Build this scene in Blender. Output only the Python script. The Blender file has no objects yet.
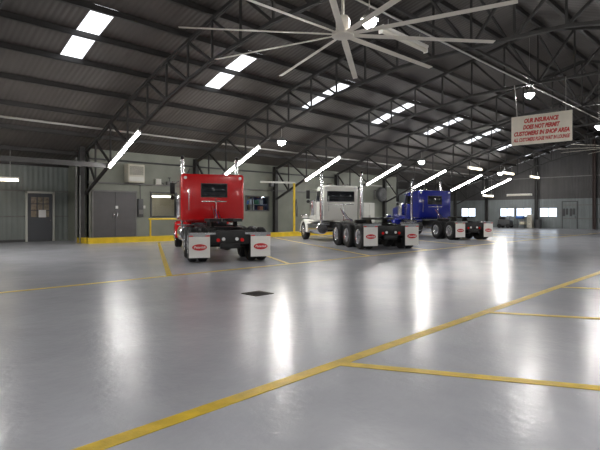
import bpy, bmesh, math, random
from mathutils import Vector, Matrix
random.seed(7)
S = bpy.context.scene
C = S.collection
PI = math.pi
H = 1.46                                    # eye height

# ------------------------------------------------------------------ materials
def mat(name, col, rough=0.5, metal=0.0, emit=None, strength=0.0, var=0.0, vscale=3.0, bump=0.0, bscale=40.0, coat=0.0, spec=0.5):
    m = bpy.data.materials.new(name); m.use_nodes = True
    nt = m.node_tree; b = nt.nodes['Principled BSDF']
    b.inputs['Base Color'].default_value = (*col, 1)
    b.inputs['Roughness'].default_value = rough
    b.inputs['Metallic'].default_value = metal
    b.inputs['Coat Weight'].default_value = coat
    b.inputs['Specular IOR Level'].default_value = spec
    if emit:
        b.inputs['Emission Color'].default_value = (*emit, 1)
        b.inputs['Emission Strength'].default_value = strength
    if var or bump:
        tc = nt.nodes.new('ShaderNodeTexCoord')
    if var:
        n = nt.nodes.new('ShaderNodeTexNoise'); n.inputs['Scale'].default_value = vscale; n.inputs['Detail'].default_value = 5
        nt.links.new(tc.outputs['Object'], n.inputs['Vector'])
        r = nt.nodes.new('ShaderNodeValToRGB')
        r.color_ramp.elements[0].position = .3; r.color_ramp.elements[1].position = .7
        r.color_ramp.elements[0].color = (*[c * (1 - var) for c in col], 1)
        r.color_ramp.elements[1].color = (*[min(1, c * (1 + var)) for c in col], 1)
        nt.links.new(n.outputs['Fac'], r.inputs['Fac']); nt.links.new(r.outputs['Color'], b.inputs['Base Color'])
    if bump:
        n2 = nt.nodes.new('ShaderNodeTexNoise'); n2.inputs['Scale'].default_value = bscale
        nt.links.new(tc.outputs['Object'], n2.inputs['Vector'])
        bp = nt.nodes.new('ShaderNodeBump'); bp.inputs['Strength'].default_value = bump; bp.inputs['Distance'].default_value = .02
        nt.links.new(n2.outputs['Fac'], bp.inputs['Height']); nt.links.new(bp.outputs['Normal'], b.inputs['Normal'])
    return m

def sheet_mat(name, col, axis, period, depth=.6, rough=.5, var=.15, seam=0.0, seam_period=1.0):
    """ribbed metal sheet, ribs repeating along one object axis"""
    m = mat(name, col, rough, var=var, vscale=.6)
    nt = m.node_tree; b = nt.nodes['Principled BSDF']
    tc = nt.nodes.new('ShaderNodeTexCoord'); sx = nt.nodes.new('ShaderNodeSeparateXYZ')
    nt.links.new(tc.outputs['Object'], sx.inputs[0])
    mu = nt.nodes.new('ShaderNodeMath'); mu.operation = 'MULTIPLY'; mu.inputs[1].default_value = 2 * PI / period
    nt.links.new(sx.outputs[axis], mu.inputs[0])
    si = nt.nodes.new('ShaderNodeMath'); si.operation = 'SINE'; nt.links.new(mu.outputs[0], si.inputs[0])
    bp = nt.nodes.new('ShaderNodeBump'); bp.inputs['Strength'].default_value = depth; bp.inputs['Distance'].default_value = .03
    nt.links.new(si.outputs[0], bp.inputs['Height']); nt.links.new(bp.outputs['Normal'], b.inputs['Normal'])
    # weathered streaks along the sheet
    mp = nt.nodes.new('ShaderNodeMapping'); sc = [.25, .25, .25]; sc[{'X': 0, 'Y': 1, 'Z': 2}[axis]] = 7
    mp.inputs['Scale'].default_value = sc
    nt.links.new(tc.outputs['Object'], mp.inputs[0])
    n = nt.nodes.new('ShaderNodeTexNoise'); n.inputs['Scale'].default_value = 1.0; n.inputs['Detail'].default_value = 3
    nt.links.new(mp.outputs[0], n.inputs['Vector'])
    mx = nt.nodes.new('ShaderNodeMix'); mx.data_type = 'RGBA'; mx.blend_type = 'MULTIPLY'; mx.inputs[0].default_value = .55
    src = b.inputs['Base Color'].links[0].from_socket
    nt.links.new(src, mx.inputs[6])
    cr = nt.nodes.new('ShaderNodeValToRGB'); cr.color_ramp.elements[0].color = (.45, .45, .45, 1); cr.color_ramp.elements[1].color = (1.3, 1.3, 1.3, 1)
    nt.links.new(n.outputs['Fac'], cr.inputs['Fac']); nt.links.new(cr.outputs['Color'], mx.inputs[7])
    nt.links.new(mx.outputs[2], b.inputs['Base Color'])
    return m

def floor_mat():
    m = bpy.data.materials.new('painted_concrete'); m.use_nodes = True
    nt = m.node_tree; b = nt.nodes['Principled BSDF']; N = nt.nodes.new; L = nt.links.new
    tc = N('ShaderNodeTexCoord')
    n1 = N('ShaderNodeTexNoise'); n1.inputs['Scale'].default_value = .45; n1.inputs['Detail'].default_value = 6; n1.inputs['Roughness'].default_value = .6
    n2 = N('ShaderNodeTexNoise'); n2.inputs['Scale'].default_value = 2.2; n2.inputs['Detail'].default_value = 5
    n3 = N('ShaderNodeTexNoise'); n3.inputs['Scale'].default_value = 16; n3.inputs['Detail'].default_value = 3
    for n in (n1, n2, n3): L(tc.outputs['Object'], n.inputs['Vector'])
    r = N('ShaderNodeValToRGB'); r.color_ramp.elements[0].position = .3; r.color_ramp.elements[1].position = .72
    r.color_ramp.elements[0].color = (.35, .36, .395, 1); r.color_ramp.elements[1].color = (.48, .49, .53, 1)
    L(n1.outputs['Fac'], r.inputs['Fac']); L(r.outputs['Color'], b.inputs['Base Color'])
    mr = N('ShaderNodeMapRange'); mr.inputs['From Min'].default_value = .3; mr.inputs['From Max'].default_value = .7
    mr.inputs['To Min'].default_value = .225; mr.inputs['To Max'].default_value = .26
    L(n2.outputs['Fac'], mr.inputs['Value']); L(mr.outputs['Result'], b.inputs['Roughness'])
    b.inputs['Specular IOR Level'].default_value = .5
    ad = N('ShaderNodeMath'); ad.operation = 'MULTIPLY_ADD'; ad.inputs[1].default_value = .5
    n4 = N('ShaderNodeTexNoise'); n4.inputs['Scale'].default_value = 5; n4.inputs['Detail'].default_value = 4; L(tc.outputs['Object'], n4.inputs['Vector'])
    L(n3.outputs['Fac'], ad.inputs[0]); L(n4.outputs['Fac'], ad.inputs[2])
    bp = N('ShaderNodeBump'); bp.inputs['Strength'].default_value = .17; bp.inputs['Distance'].default_value = .03
    L(ad.outputs[0], bp.inputs['Height']); L(bp.outputs['Normal'], b.inputs['Normal'])
    return m

def pane_mat(name, tint=(.9, .95, 1), rough=.02):
    m = bpy.data.materials.new(name); m.use_nodes = True
    nt = m.node_tree; nt.nodes.clear(); N = nt.nodes.new; L = nt.links.new
    o = N('ShaderNodeOutputMaterial'); t = N('ShaderNodeBsdfTransparent'); t.inputs[0].default_value = (*tint, 1)
    g = N('ShaderNodeBsdfGlossy'); g.inputs['Roughness'].default_value = rough
    f = N('ShaderNodeFresnel'); f.inputs[0].default_value = 1.45
    x = N('ShaderNodeMixShader'); L(f.outputs[0], x.inputs[0]); L(t.outputs[0], x.inputs[1]); L(g.outputs[0], x.inputs[2]); L(x.outputs[0], o.inputs[0])
    return m

def skylight_mat():
    m = bpy.data.materials.new('translucent_fibreglass'); m.use_nodes = True
    nt = m.node_tree; nt.nodes.clear(); N = nt.nodes.new; L = nt.links.new
    o = N('ShaderNodeOutputMaterial'); t = N('ShaderNodeBsdfTranslucent'); t.inputs[0].default_value = (.93, .94, .97, 1)
    d = N('ShaderNodeBsdfDiffuse'); d.inputs[0].default_value = (.8, .8, .8, 1)
    x = N('ShaderNodeMixShader'); x.inputs[0].default_value = .1
    L(t.outputs[0], x.inputs[1]); L(d.outputs[0], x.inputs[2]); L(x.outputs[0], o.inputs[0])
    return m

M = {}
M['floor'] = floor_mat()
M['line'] = mat('yellow_line_paint', (.62, .43, .02), .38, var=.22, vscale=5, bump=.1, bscale=60)
M['yellow'] = mat('yellow_safety_paint', (.72, .5, .02), .45, var=.12, vscale=3)
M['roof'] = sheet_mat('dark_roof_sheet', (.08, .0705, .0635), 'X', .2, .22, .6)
M['wall'] = sheet_mat('grey_green_wall_sheet', (.2, .222, .212), 'X', .25, .28, .55)
M['wall_far'] = sheet_mat('grey_wall_sheet', (.2, .225, .23), 'Y', .25, .4, .55)
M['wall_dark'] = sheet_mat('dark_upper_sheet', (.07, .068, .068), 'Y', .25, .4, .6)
M['office'] = mat('pale_painted_block', (.21, .222, .185), .6, var=.1, vscale=1.2, bump=.1, bscale=15)
M['steel'] = mat('dark_painted_steel', (.03, .029, .028), .6, var=.25, vscale=4)
M['purlin'] = mat('purlin_steel', (.022, .020, .019), .55, var=.2, vscale=2)
M['greysteel'] = mat('grey_steel', (.16, .16, .155), .5, var=.15)
M['conduit'] = mat('galvanised_conduit', (.42, .41, .39), .4, .4)
M['fixture'] = mat('white_fixture', (.75, .74, .7), .4)
M['tube'] = mat('lit_tube', (1, 1, 1), .5, emit=(1, .98, .96), strength=52)
M['warm'] = mat('warm_tube', (1, 1, 1), .5, emit=(1, .86, .62), strength=5)
M['off'] = mat('unlit_diffuser', (.6, .57, .5), .5)
M['bay'] = mat('lit_high_bay', (1, 1, 1), .5, emit=(1, .97, .93), strength=310)
M['fan'] = mat('pale_fan_blade', (.74, .7, .62), .4, .0, var=.04)
M['doorgrey'] = mat('dark_grey_door_paint', (.085, .082, .085), .5, var=.08)
M['doordark'] = mat('charcoal_door_paint', (.085, .09, .1), .5)
M['frame'] = mat('dark_frame', (.06, .062, .065), .5)
M['pale'] = mat('pale_trim', (.5, .5, .46), .5)
M['paper'] = mat('white_paper', (.85, .85, .85), .7)
M['beige'] = mat('beige_enamel', (.46, .44, .36), .5, var=.06)
M['cream'] = mat('cream_plaster', (.55, .5, .38), .7)
M['pane'] = pane_mat('clear_glass')
M['darkglass'] = mat('dark_tinted_glass', (.012, .014, .018), .08, spec=.6)
M['sky'] = skylight_mat()
M['red'] = mat('red_truck_paint', (.58, .008, .011), .24, coat=.5)
M['white'] = mat('white_truck_paint', (.84, .84, .78), .25, coat=.8)
M['blue'] = mat('blue_truck_paint', (.004, .011, .2), .22, coat=.5)
M['chrome'] = mat('chrome', (.74, .74, .76), .2, 1.0)
M['alu'] = mat('polished_aluminium', (.72, .72, .74), .22, 1.0)
M['black'] = mat('black_chassis_paint', (.006, .006, .007), .4)
M['rubber'] = mat('tyre_rubber', (.008, .008, .009), .65, bump=.2, bscale=30)
M['flap'] = mat('white_mud_flap_plastic', (.78, .77, .74), .45)
M['oval'] = mat('red_oval_print', (.55, .015, .02), .4)
M['letter'] = mat('white_print', (.85, .84, .82), .45)
M['signface'] = mat('off_white_sign_board', (.8, .75, .64), .5, var=.05)
M['signred'] = mat('red_sign_paint', (.55, .045, .04), .5)
M['lampred'] = mat('red_lamp_lens', (.6, .01, .01), .2)
M['lampwhite'] = mat('white_lamp_lens', (.85, .85, .85), .15)
M['hosered'] = mat('red_air_hose', (.16, .02, .02), .4)
M['hoseblue'] = mat('blue_air_hose', (.02, .05, .2), .4)
M['grate'] = mat('rusty_iron', (.035, .03, .026), .7, var=.3, vscale=20)
M['tarp'] = mat('blue_cloth', (.05, .16, .5), .7)
M['ground'] = mat('pale_yard_concrete', (.45, .44, .42), .8, var=.1, vscale=.3)
M['green'] = mat('green_card', (.08, .25, .12), .6)
M['orange'] = mat('orange_card', (.6, .2, .04), .6)

# ------------------------------------------------------------------ mesh builder
class MB:
    def __init__(self): self.bm = bmesh.new()
    def box(self, c, s, rz=0, rot=None, bevel=0, seg=2):
        mt = Matrix.Translation(Vector(c)) @ (rot.to_4x4() if rot else Matrix.Rotation(rz, 4, 'Z')) @ Matrix.Diagonal((s[0], s[1], s[2], 1))
        t = bmesh.new(); bmesh.ops.create_cube(t, size=1, matrix=mt)
        if bevel: bmesh.ops.bevel(t, geom=list(t.edges), offset=bevel, segments=seg, affect='EDGES', profile=.5)
        self._join(t); return self
    def span(self, a, b, bevel=0, seg=2):
        return self.box([(a[i] + b[i]) / 2 for i in range(3)], [abs(b[i] - a[i]) for i in range(3)], bevel=bevel, seg=seg)
    def _join(self, t):
        me = bpy.data.meshes.new('tmp'); t.to_mesh(me); t.free(); self.bm.from_mesh(me); bpy.data.meshes.remove(me)
    def bar(self, p0, p1, w, h=None):
        p0, p1 = Vector(p0), Vector(p1); d = p1 - p0; h = h or w
        up = Vector((0, 0, 1)) if abs(d.normalized().z) < .98 else Vector((1, 0, 0))
        s = d.normalized().cross(up).normalized(); u = s.cross(d.normalized())
        r = Matrix((s, d.normalized(), u)).transposed()
        return self.box((p0 + p1) / 2, (w, d.length, h), rot=r)
    def tube(self, pts, r, n=10, cap=True):
        pts = [Vector(p) for p in pts]; rs = r if isinstance(r, (list, tuple)) else [r] * len(pts)
        rings = []; prev = None
        for i, p in enumerate(pts):
            t = (pts[min(i + 1, len(pts) - 1)] - pts[max(i - 1, 0)]).normalized()
            if prev is None:
                a = Vector((0, 0, 1)) if abs(t.z) < .9 else Vector((1, 0, 0))
                s = t.cross(a).normalized()
            else:
                s = (prev - t * prev.dot(t)).normalized()
            prev = s; u = t.cross(s)
            rings.append([self.bm.verts.new(p + (s * math.cos(2 * PI * k / n) + u * math.sin(2 * PI * k / n)) * rs[i]) for k in range(n)])
        for a, b in zip(rings, rings[1:]):
            for k in range(n): self.bm.faces.new((a[k], a[(k + 1) % n], b[(k + 1) % n], b[k]))
        if cap: self.bm.faces.new(rings[0][::-1]); self.bm.faces.new(rings[-1])
        return self
    def lathe(self, prof, axis='Z', c=(0, 0, 0), n=28, closed=False):
        """prof: list of (radius, along)"""
        ax = {'X': Matrix.Rotation(PI / 2, 3, 'Y'), 'Y': Matrix.Rotation(-PI / 2, 3, 'X'), 'Z': Matrix.Identity(3)}[axis]
        rings = []
        for r, h in prof:
            rings.append([self.bm.verts.new(Vector(c) + ax @ Vector((max(r, 1e-4) * math.cos(2 * PI * k / n), max(r, 1e-4) * math.sin(2 * PI * k / n), h))) for k in range(n)])
        pairs = list(zip(rings, rings[1:])) + ([(rings[-1], rings[0])] if closed else [])
        for a, b in pairs:
            for k in range(n): self.bm.faces.new((a[k], a[(k + 1) % n], b[(k + 1) % n], b[k]))
        if not closed: self.bm.faces.new(rings[0][::-1]); self.bm.faces.new(rings[-1])
        return self
    def prism(self, poly, ext, origin, ux, uy, un):
        """extrude 2-D polygon: origin + ux*a + uy*b, through un*ext"""
        o, ux, uy, un = Vector(origin), Vector(ux), Vector(uy), Vector(un)
        a = [self.bm.verts.new(o + ux * p[0] + uy * p[1]) for p in poly]
        b = [self.bm.verts.new(v.co + un * ext) for v in a]
        n = len(poly); self.bm.faces.new(a[::-1]); self.bm.faces.new(b)
        for k in range(n): self.bm.faces.new((a[k], a[(k + 1) % n], b[(k + 1) % n], b[k]))
        return self
    def quad(self, *ps):
        self.bm.faces.new([self.bm.verts.new(Vector(p)) for p in ps]); return self
    def mesh(self, name, m, smooth=True):
        bmesh.ops.recalc_face_normals(self.bm, faces=self.bm.faces)
        me = bpy.data.meshes.new(name); self.bm.to_mesh(me); self.bm.free()
        me.materials.append(M[m] if isinstance(m, str) else m)
        if smooth:
            for p in me.polygons: p.use_smooth = True
            me.set_sharp_from_angle(angle=math.radians(35))
        return me
    def build(self, name, m, parent=None, loc=None, smooth=True):
        o = bpy.data.objects.new(name, self.mesh(name, m, smooth)); C.objects.link(o)
        if parent: o.parent = parent
        if loc: o.location = loc
        return o

def tag(o, label=None, cat=None, group=None, kind=None):
    for k, v in (('label', label), ('category', cat), ('group', group), ('kind', kind)):
        if v: o[k] = v
    return o
def empty(name, loc=(0, 0, 0), rz=0):
    o = bpy.data.objects.new(name, None); C.objects.link(o); o.location = loc; o.rotation_euler = (0, 0, rz); o.empty_display_size = .2
    return o
def thing(name, label, cat, loc=(0, 0, 0), rz=0, group=None):
    return tag(empty(name, loc, rz), label, cat, group)
def struct(o): return tag(o, kind='structure')
def copy_tree(o, parent=None):
    c = o.copy(); C.objects.link(c)
    if parent: c.parent = parent
    for ch in list(o.children): copy_tree(ch, c)
    return c
def text_mesh(body, size, mname, shear=0, offset=0, extrude=.002, spacing=1):
    cu = bpy.data.curves.new('t', 'FONT'); cu.body = body; cu.size = size; cu.align_x = 'CENTER'; cu.align_y = 'CENTER'
    cu.shear = shear; cu.offset = offset; cu.extrude = extrude; cu.space_character = spacing; cu.resolution_u = 3
    ob = bpy.data.objects.new('t', cu); C.objects.link(ob)
    bpy.context.view_layer.update()
    me = bpy.data.meshes.new_from_object(ob.evaluated_get(bpy.context.evaluated_depsgraph_get()))
    bpy.data.objects.remove(ob); bpy.data.curves.remove(cu)
    me.materials.clear(); me.materials.append(M[mname]); return me

# ------------------------------------------------------------------ roof profile (relative to eye height), ridge at Y=8
RIDGE = 8.0
TOP = [(28.4, 2.6), (26.3, 3.1), (24.2, 3.78), (22.5, 4.47), (20.75, 5.12), (18.95, 5.7), (17.4, 6.2), (15.85, 6.6), (14.3, 7.0), (12.7, 7.38), (11.1, 7.75), (9.5, 8.12), (8.0, 8.5)]
LOW = [(25.5, 1.0), (22.5, 2.35), (19.5, 3.66), (17.7, 4.4), (16.3, 4.85), (14.3, 5.35), (11.0, 5.85), (8.0, 5.9)]
def interp(tab, y):
    if y < RIDGE: y = 2 * RIDGE - y
    for (a, ea), (b, eb) in zip(tab, tab[1:]):
        if b <= y <= a: return eb + (ea - eb) * (y - b) / (a - b)
    return tab[0][1] if y > tab[0][0] else tab[-1][1]
def zt(y): return interp(TOP, y) + H
def zl(y): return interp(LOW, y) + H
NODES = [p[0] for p in TOP] + [2 * RIDGE - p[0] for p in TOP[-2::-1]]      # 28.4 .. 8 .. -12.4
X0, X1 = -22.0, 53.5
YL, YR = 28.4, -12.4
YOFF = 25.8                                   # office block front
SKYX = [6.5 + 6.3 * i for i in range(8)]
SKYW = .78
TRX = [3.4, 9.95, 16.6, 23.1, 29.7, 36.2, 42.7, 49.2]

# ------------------------------------------------------------------ setting
struct(MB().span((X0, YR, -.2), (X1, YL, 0)).build('floor', 'floor'))
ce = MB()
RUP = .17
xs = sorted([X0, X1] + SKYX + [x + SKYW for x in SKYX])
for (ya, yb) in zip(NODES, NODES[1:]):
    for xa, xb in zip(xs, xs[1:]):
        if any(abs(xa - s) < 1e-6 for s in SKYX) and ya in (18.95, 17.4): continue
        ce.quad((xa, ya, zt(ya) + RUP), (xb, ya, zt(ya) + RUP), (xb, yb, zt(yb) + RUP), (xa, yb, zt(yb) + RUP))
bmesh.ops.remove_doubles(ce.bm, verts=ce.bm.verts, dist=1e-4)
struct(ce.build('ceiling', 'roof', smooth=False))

def wall_with_holes(mb, lo, hi, holes, mk):
    """tiles the rectangle lo..hi (2-D) leaving holes; mk(a0,b0,a1,b1) adds a block"""
    ax = sorted({lo[0], hi[0], *[h[0] for h in holes], *[h[2] for h in holes]})
    for a0, a1 in zip(ax, ax[1:]):
        cuts = sorted([(h[1], h[3]) for h in holes if h[0] <= a0 + 1e-6 and h[2] >= a1 - 1e-6])
        z = lo[1]
        for c0, c1 in cuts:
            if c0 > z + 1e-6: mk(a0, z, a1, c0)
            z = c1
        if z < hi[1] - 1e-6: mk(a0, z, a1, hi[1])

# left sheet wall, two stretches either side of the office block
OFX0, OFX1 = 10.15, 38.5
w = MB()
w.span((X0, YL, 0), (OFX0, YL + .12, zt(YL) + RUP)); w.span((OFX1, YL, 0), (X1, YL + .12, zt(YL) + RUP))
struct(w.build('wall_left', 'wall'))
# office block: front wall with two openings, and the two end walls
WIN1 = (13.8, 1.35, 15.35, 2.66); WIN2 = (20.7, 1.72, 22.65, 2.64)
w = MB()
zo = zt(YOFF) + RUP - .02
wall_with_holes(w, (OFX0, 0), (OFX1, zo), [WIN1, WIN2], lambda a0, b0, a1, b1: w.span((a0, YOFF, b0), (a1, YOFF + .15, b1)))
struct(w.build('wall_office', 'office'))
def endwall(x):
    return MB().prism([(YOFF, 0), (YL, 0), (YL, zt(YL) + RUP - .02), (26.3, zt(26.3) + RUP - .02), (YOFF, zo)], .12, (x, 0, 0), (0, 1, 0), (0, 0, 1), (1, 0, 0))
struct(endwall(OFX0).build('wall_office_side', 'office')); struct(endwall(OFX1 - .12).build('wall_office_rear', 'office'))
# far gable wall: grey below, dark sheets above
FW = [(25.3, 1.2, 27.0, 2.1), (20.97, 1.22, 22.47, 2.06), (19.2, 1.22, 20.74, 2.06), (16.7, 1.2, 18.35, 2.06)]
w = MB()
wall_with_holes(w, (YR, 0), (YL, 3.0), FW, lambda a0, b0, a1, b1: w.span((X1, a0, b0), (X1 + .15, a1, b1)))
struct(w.build('wall_far', 'wall_far'))
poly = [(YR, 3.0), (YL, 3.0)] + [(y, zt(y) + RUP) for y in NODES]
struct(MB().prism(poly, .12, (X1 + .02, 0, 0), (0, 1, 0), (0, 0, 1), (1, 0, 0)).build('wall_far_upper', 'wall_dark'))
poly = [(YR, 0), (YL, 0)] + [(y, zt(y) + RUP) for y in NODES]
struct(MB().prism(poly, -.12, (X0, 0, 0), (0, 1, 0), (0, 0, 1), (1, 0, 0)).build('wall_back', 'wall_far'))
struct(MB().span((X0, YR - .12, 0), (X1, YR, zt(YR) + RUP)).build('wall_right', 'wall'))
struct(MB().span((X1 + .2, -60, -.3), (X1 + 160, 120, -.1)).build('ground', 'ground'))
# wall rails (girts) on the left sheet wall
g = MB()
for z in (1.33, 2.68): g.span((X0, YL - .05, z - .035), (7.98, YL, z + .035)); g.span((9.42, YL - .05, z - .035), (OFX0, YL, z + .035))
struct(g.build('trim_1', 'greysteel'))
g = MB()
for x in (-6, -2.5, 1.2, 4.9, 6.6): g.span((x, YL - .06, 0), (x + .07, YL, zt(YL)))
struct(g.build('trim_2', 'greysteel'))
struct(MB().span((X0, YL - .03, 0), (7.98, YL, .12)).build('baseboard_left', 'frame'))
g = MB()
for z in (1.0, 2.35, 5.2): g.span((X1 - .05, YR, z - .04), (X1, 16.25 if z < 2.5 else 24, z + .04))
struct(g.build('trim_3', 'greysteel'))

# door 1: single charcoal door with six small panes in its upper half
d = struct(empty('door_1', (8.7, YL, 0)))
MB().span((-.72, -.1, 0), (-.62, .0, 2.66)).span((.62, -.1, 0), (.72, 0, 2.66)).span((-.72, -.1, 2.56), (.72, 0, 2.66)).build('door_frame', 'pale', d)
lf = MB()
wall_with_holes(lf, (-.6, .02), (.6, 2.54), [(-.45, 1.3, .45, 2.36)], lambda a0, b0, a1, b1: lf.span((a0, -.07, b0), (a1, -.02, b1)))
for x in (-.15, .15): lf.span((x - .02, -.07, 1.3), (x + .02, -.03, 2.36))
for z in (1.65, 2.0): lf.span((-.45, -.07, z - .02), (.45, -.03, z + .02))
lf.span((-.6, -.075, .6), (.6, -.068, .64)).span((-.6, -.075, .98), (.6, -.068, 1.02))
lf.build('door_leaf', 'doordark', d)
MB().span((-.45, -.03, 1.3), (.45, -.022, 2.36)).build('pane', mat('curtained_glass', (.3, .26, .2), .2, var=.3, vscale=6), d)
MB().lathe([(.0, 0), (.035, .01), (.04, .04), (.03, .06), (0, .065)], 'Y', (.52, -.135, 1.12), 12).build('door_handle', 'chrome', d)
n = MB().span((8.62, YL - .09, 1.28), (8.98, YL - .076, 1.68)).build('paper_notice', 'paper'); tag(n, 'white paper notice stuck on the panes of the charcoal door', 'notice')

# raised walkway with yellow kerb in front of the office block
E0, E1 = Vector((9.62, 24.25)), Vector((27.5, 22.75))
MB_ = MB().prism([(9.85, YOFF - .02), (9.85, 24.6), (27.3, 23.1), (27.3, YOFF - .02)], .18, (0, 0, 0), (1, 0, 0), (0, 1, 0), (0, 0, 1))
struct(MB_.build('floor_walkway', mat('walkway_concrete', (.33, .33, .32), .6, var=.1)))
kd = (E1 - E0).normalized(); kn = Vector((-kd.y, kd.x))
def kp(v): return (v.x, v.y)
a, b_ = E0, E1
kerb = MB().prism([kp(a), kp(b_), kp(b_ + kn * .5), kp(a + kn * .5)], .27, (0, 0, 0), (1, 0, 0), (0, 1, 0), (0, 0, 1))
kerb.prism([(9.62, 24.7), (9.95, 24.7), (9.95, YOFF - .03), (9.62, YOFF - .03)], .27, (0, 0, 0), (1, 0, 0), (0, 1, 0), (0, 0, 1))
kb = kerb.build('trim_4', 'yellow'); struct(kb)

# double door
d = struct(empty('door_2', (11.65, YOFF, .18)))
MB().span((-1.25, -.06, 0), (-1.17, 0, 2.56)).span((1.17, -.06, 0), (1.25, 0, 2.56)).span((-1.25, -.06, 2.48), (1.25, 0, 2.56)).build('door_frame', 'greysteel', d)
for s in (-1, 1):
    l = MB().span((min(s * 1.165, s * .008), -.045, .01), (max(s * 1.165, s * .008), 0, 2.475)).build('door_leaf', 'doorgrey', d)
    MB().box((s * .1, -.07, 1.2 if s < 0 else 1.25), (.05, .05, .3 if s < 0 else .24), bevel=.012).build('door_handle', 'chrome', l)
n = MB().span((11.66, YOFF - .065, 1.75), (11.8, YOFF - .05, 1.9)).build('paper_notice', 'paper'); tag(n, 'small pale notice above the handles of the grey double door', 'notice')

# office windows, with a shallow lit room behind
def window(name, x0, z0, x1, z1, mull):
    w = struct(empty(name, ((x0 + x1) / 2, YOFF, (z0 + z1) / 2)))
    hw, hh = (x1 - x0) / 2, (z1 - z0) / 2; t = .07
    f = MB().span((-hw - t, -.06, -hh - t), (-hw, .1, hh + t)).span((hw, -.06, -hh - t), (hw + t, .1, hh + t)).span((-hw, -.06, hh), (hw, .1, hh + t)).span((-hw, -.06, -hh - t), (hw, .1, -hh))
    for m_ in mull: f.span((m_ - .025, -.03, -hh), (m_ + .025, .07, hh))
    f.build('window_frame', 'frame', w)
    MB().span((-hw, .02, -hh), (hw, .03, hh)).build('pane', 'pane', w)
    return w
window('window_1', *WIN1, []); window('window_2', *WIN2, [-.42])
def room(name, x0, x1, wallm):
    r = MB().span((x0, YOFF + 1.9, 0), (x1, YOFF + 2.0, 3.2)).span((x0, YOFF + .16, 3.2), (x1, YOFF + 2, 3.3)).span((x0, YOFF + .16, 0), (x0 + .06, YOFF + 2, 3.2)).span((x1 - .06, YOFF + .16, 0), (x1, YOFF + 2, 3.2))
    return struct(r.build(name, wallm))
room('wall_room', 13.0, 16.6, 'cream'); room('wall_store', 19.8, 23.6, 'doordark')
def tube_fixture(name, label, p0, p1, lit='tube', rad=.045, group=None, drop=0, body=.09):
    """linear fixture from p0 to p1 with housing above its tube"""
    p0, p1 = Vector(p0), Vector(p1); mid = (p0 + p1) / 2; d = (p1 - p0)
    t = thing(name, label, 'light', mid, 0, group)
    a, b = p0 - mid, p1 - mid
    up = Vector((0, 0, 1)); u = (up - d.normalized() * up.dot(d.normalized())).normalized()
    MB().bar(a + u * (.05 + rad), b + u * (.05 + rad), body * 1.5, .07).build('housing', 'fixture', t)
    n = d.normalized()
    MB().tube([a + n * .03, b - n * .03], rad, 12).build('tube', lit, t)
    for q, s in ((a, 1), (b, -1)): MB().bar(q, q + n * .03 * s, rad * 2.2, rad * 2.4).build('end_cap', 'fixture', t)
    if drop:
        for q in (a * .7, b * .7): MB().tube([q + u * (.08 + rad), q + u * (.08 + rad) + Vector((0, 0, drop))], .012, 6).build('hanger', 'conduit', t)
    return t
tube_fixture('strip_light', 'strip light inside the office, seen through the window beside the red truck', (13.5, YOFF + .8, 2.5), (15.9, YOFF + .8, 2.5), 'warm', .05, drop=.55)
# stored goods behind the second window
sh = MB().span((20.2, YOFF + .3, 2.1), (23.2, YOFF + .75, 2.13)).build('wall_shelf', 'beige'); struct(sh)
for i, (x, z, sx, sz, mm, lb) in enumerate([(21.5, 2.135, .32, .34, 'paper', 'white carton on the shelf behind the office window'), (21.95, 2.135, .34, .3, 'green', 'dark green carton on the shelf behind the office window'),
        (22.36, 2.135, .3, .36, 'beige', 'beige carton on the shelf behind the office window'), (21.15, 2.135, .2, .25, 'tarp', 'blue carton on the shelf behind the office window')]):
    c = MB().box((x, YOFF + .5, z + sz / 2), (sx, .25, sz), bevel=.01).build('carton', mm); tag(c, lb, 'box', 'cartons on the shelf behind the window')
for i, (x, sx, sz, mm, lb) in enumerate([(21.55, .34, .34, 'cream', 'cream box under the shelf behind the office window'), (22.35, .3, .26, 'orange', 'orange box under the shelf behind the office window')]):
    c = MB().box((x, YOFF + .5, 1.74 + sz / 2), (sx, .25, sz), bevel=.01).build('carton', mm); tag(c, lb, 'box', 'boxes under the shelf behind the window')
struct(MB().span((20.2, YOFF + .16, 1.7), (23.2, YOFF + .75, 1.735)).build('wall_ledge', 'beige'))

# far windows
for i, (y0, z0, y1, z1) in enumerate(FW):
    w = struct(empty('window_%d' % (i + 3), (X1, (y0 + y1) / 2, (z0 + z1) / 2)))
    hw, hh = (y1 - y0) / 2, (z1 - z0) / 2; t = .05
    f = MB().span((-.04, -hw - t, -hh - t), (.12, -hw, hh + t)).span((-.04, hw, -hh - t), (.12, hw + t, hh + t)).span((-.04, -hw, hh), (.12, hw, hh + t)).span((-.04, -hw, -hh - t), (.12, hw, -hh))
    f.span((-.02, -.02, -hh), (.1, .02, hh))
    f.build('window_frame', 'greysteel', w)
    MB().span((.04, -hw, -hh), (.05, hw, hh)).build('pane', 'pane', w)
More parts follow.
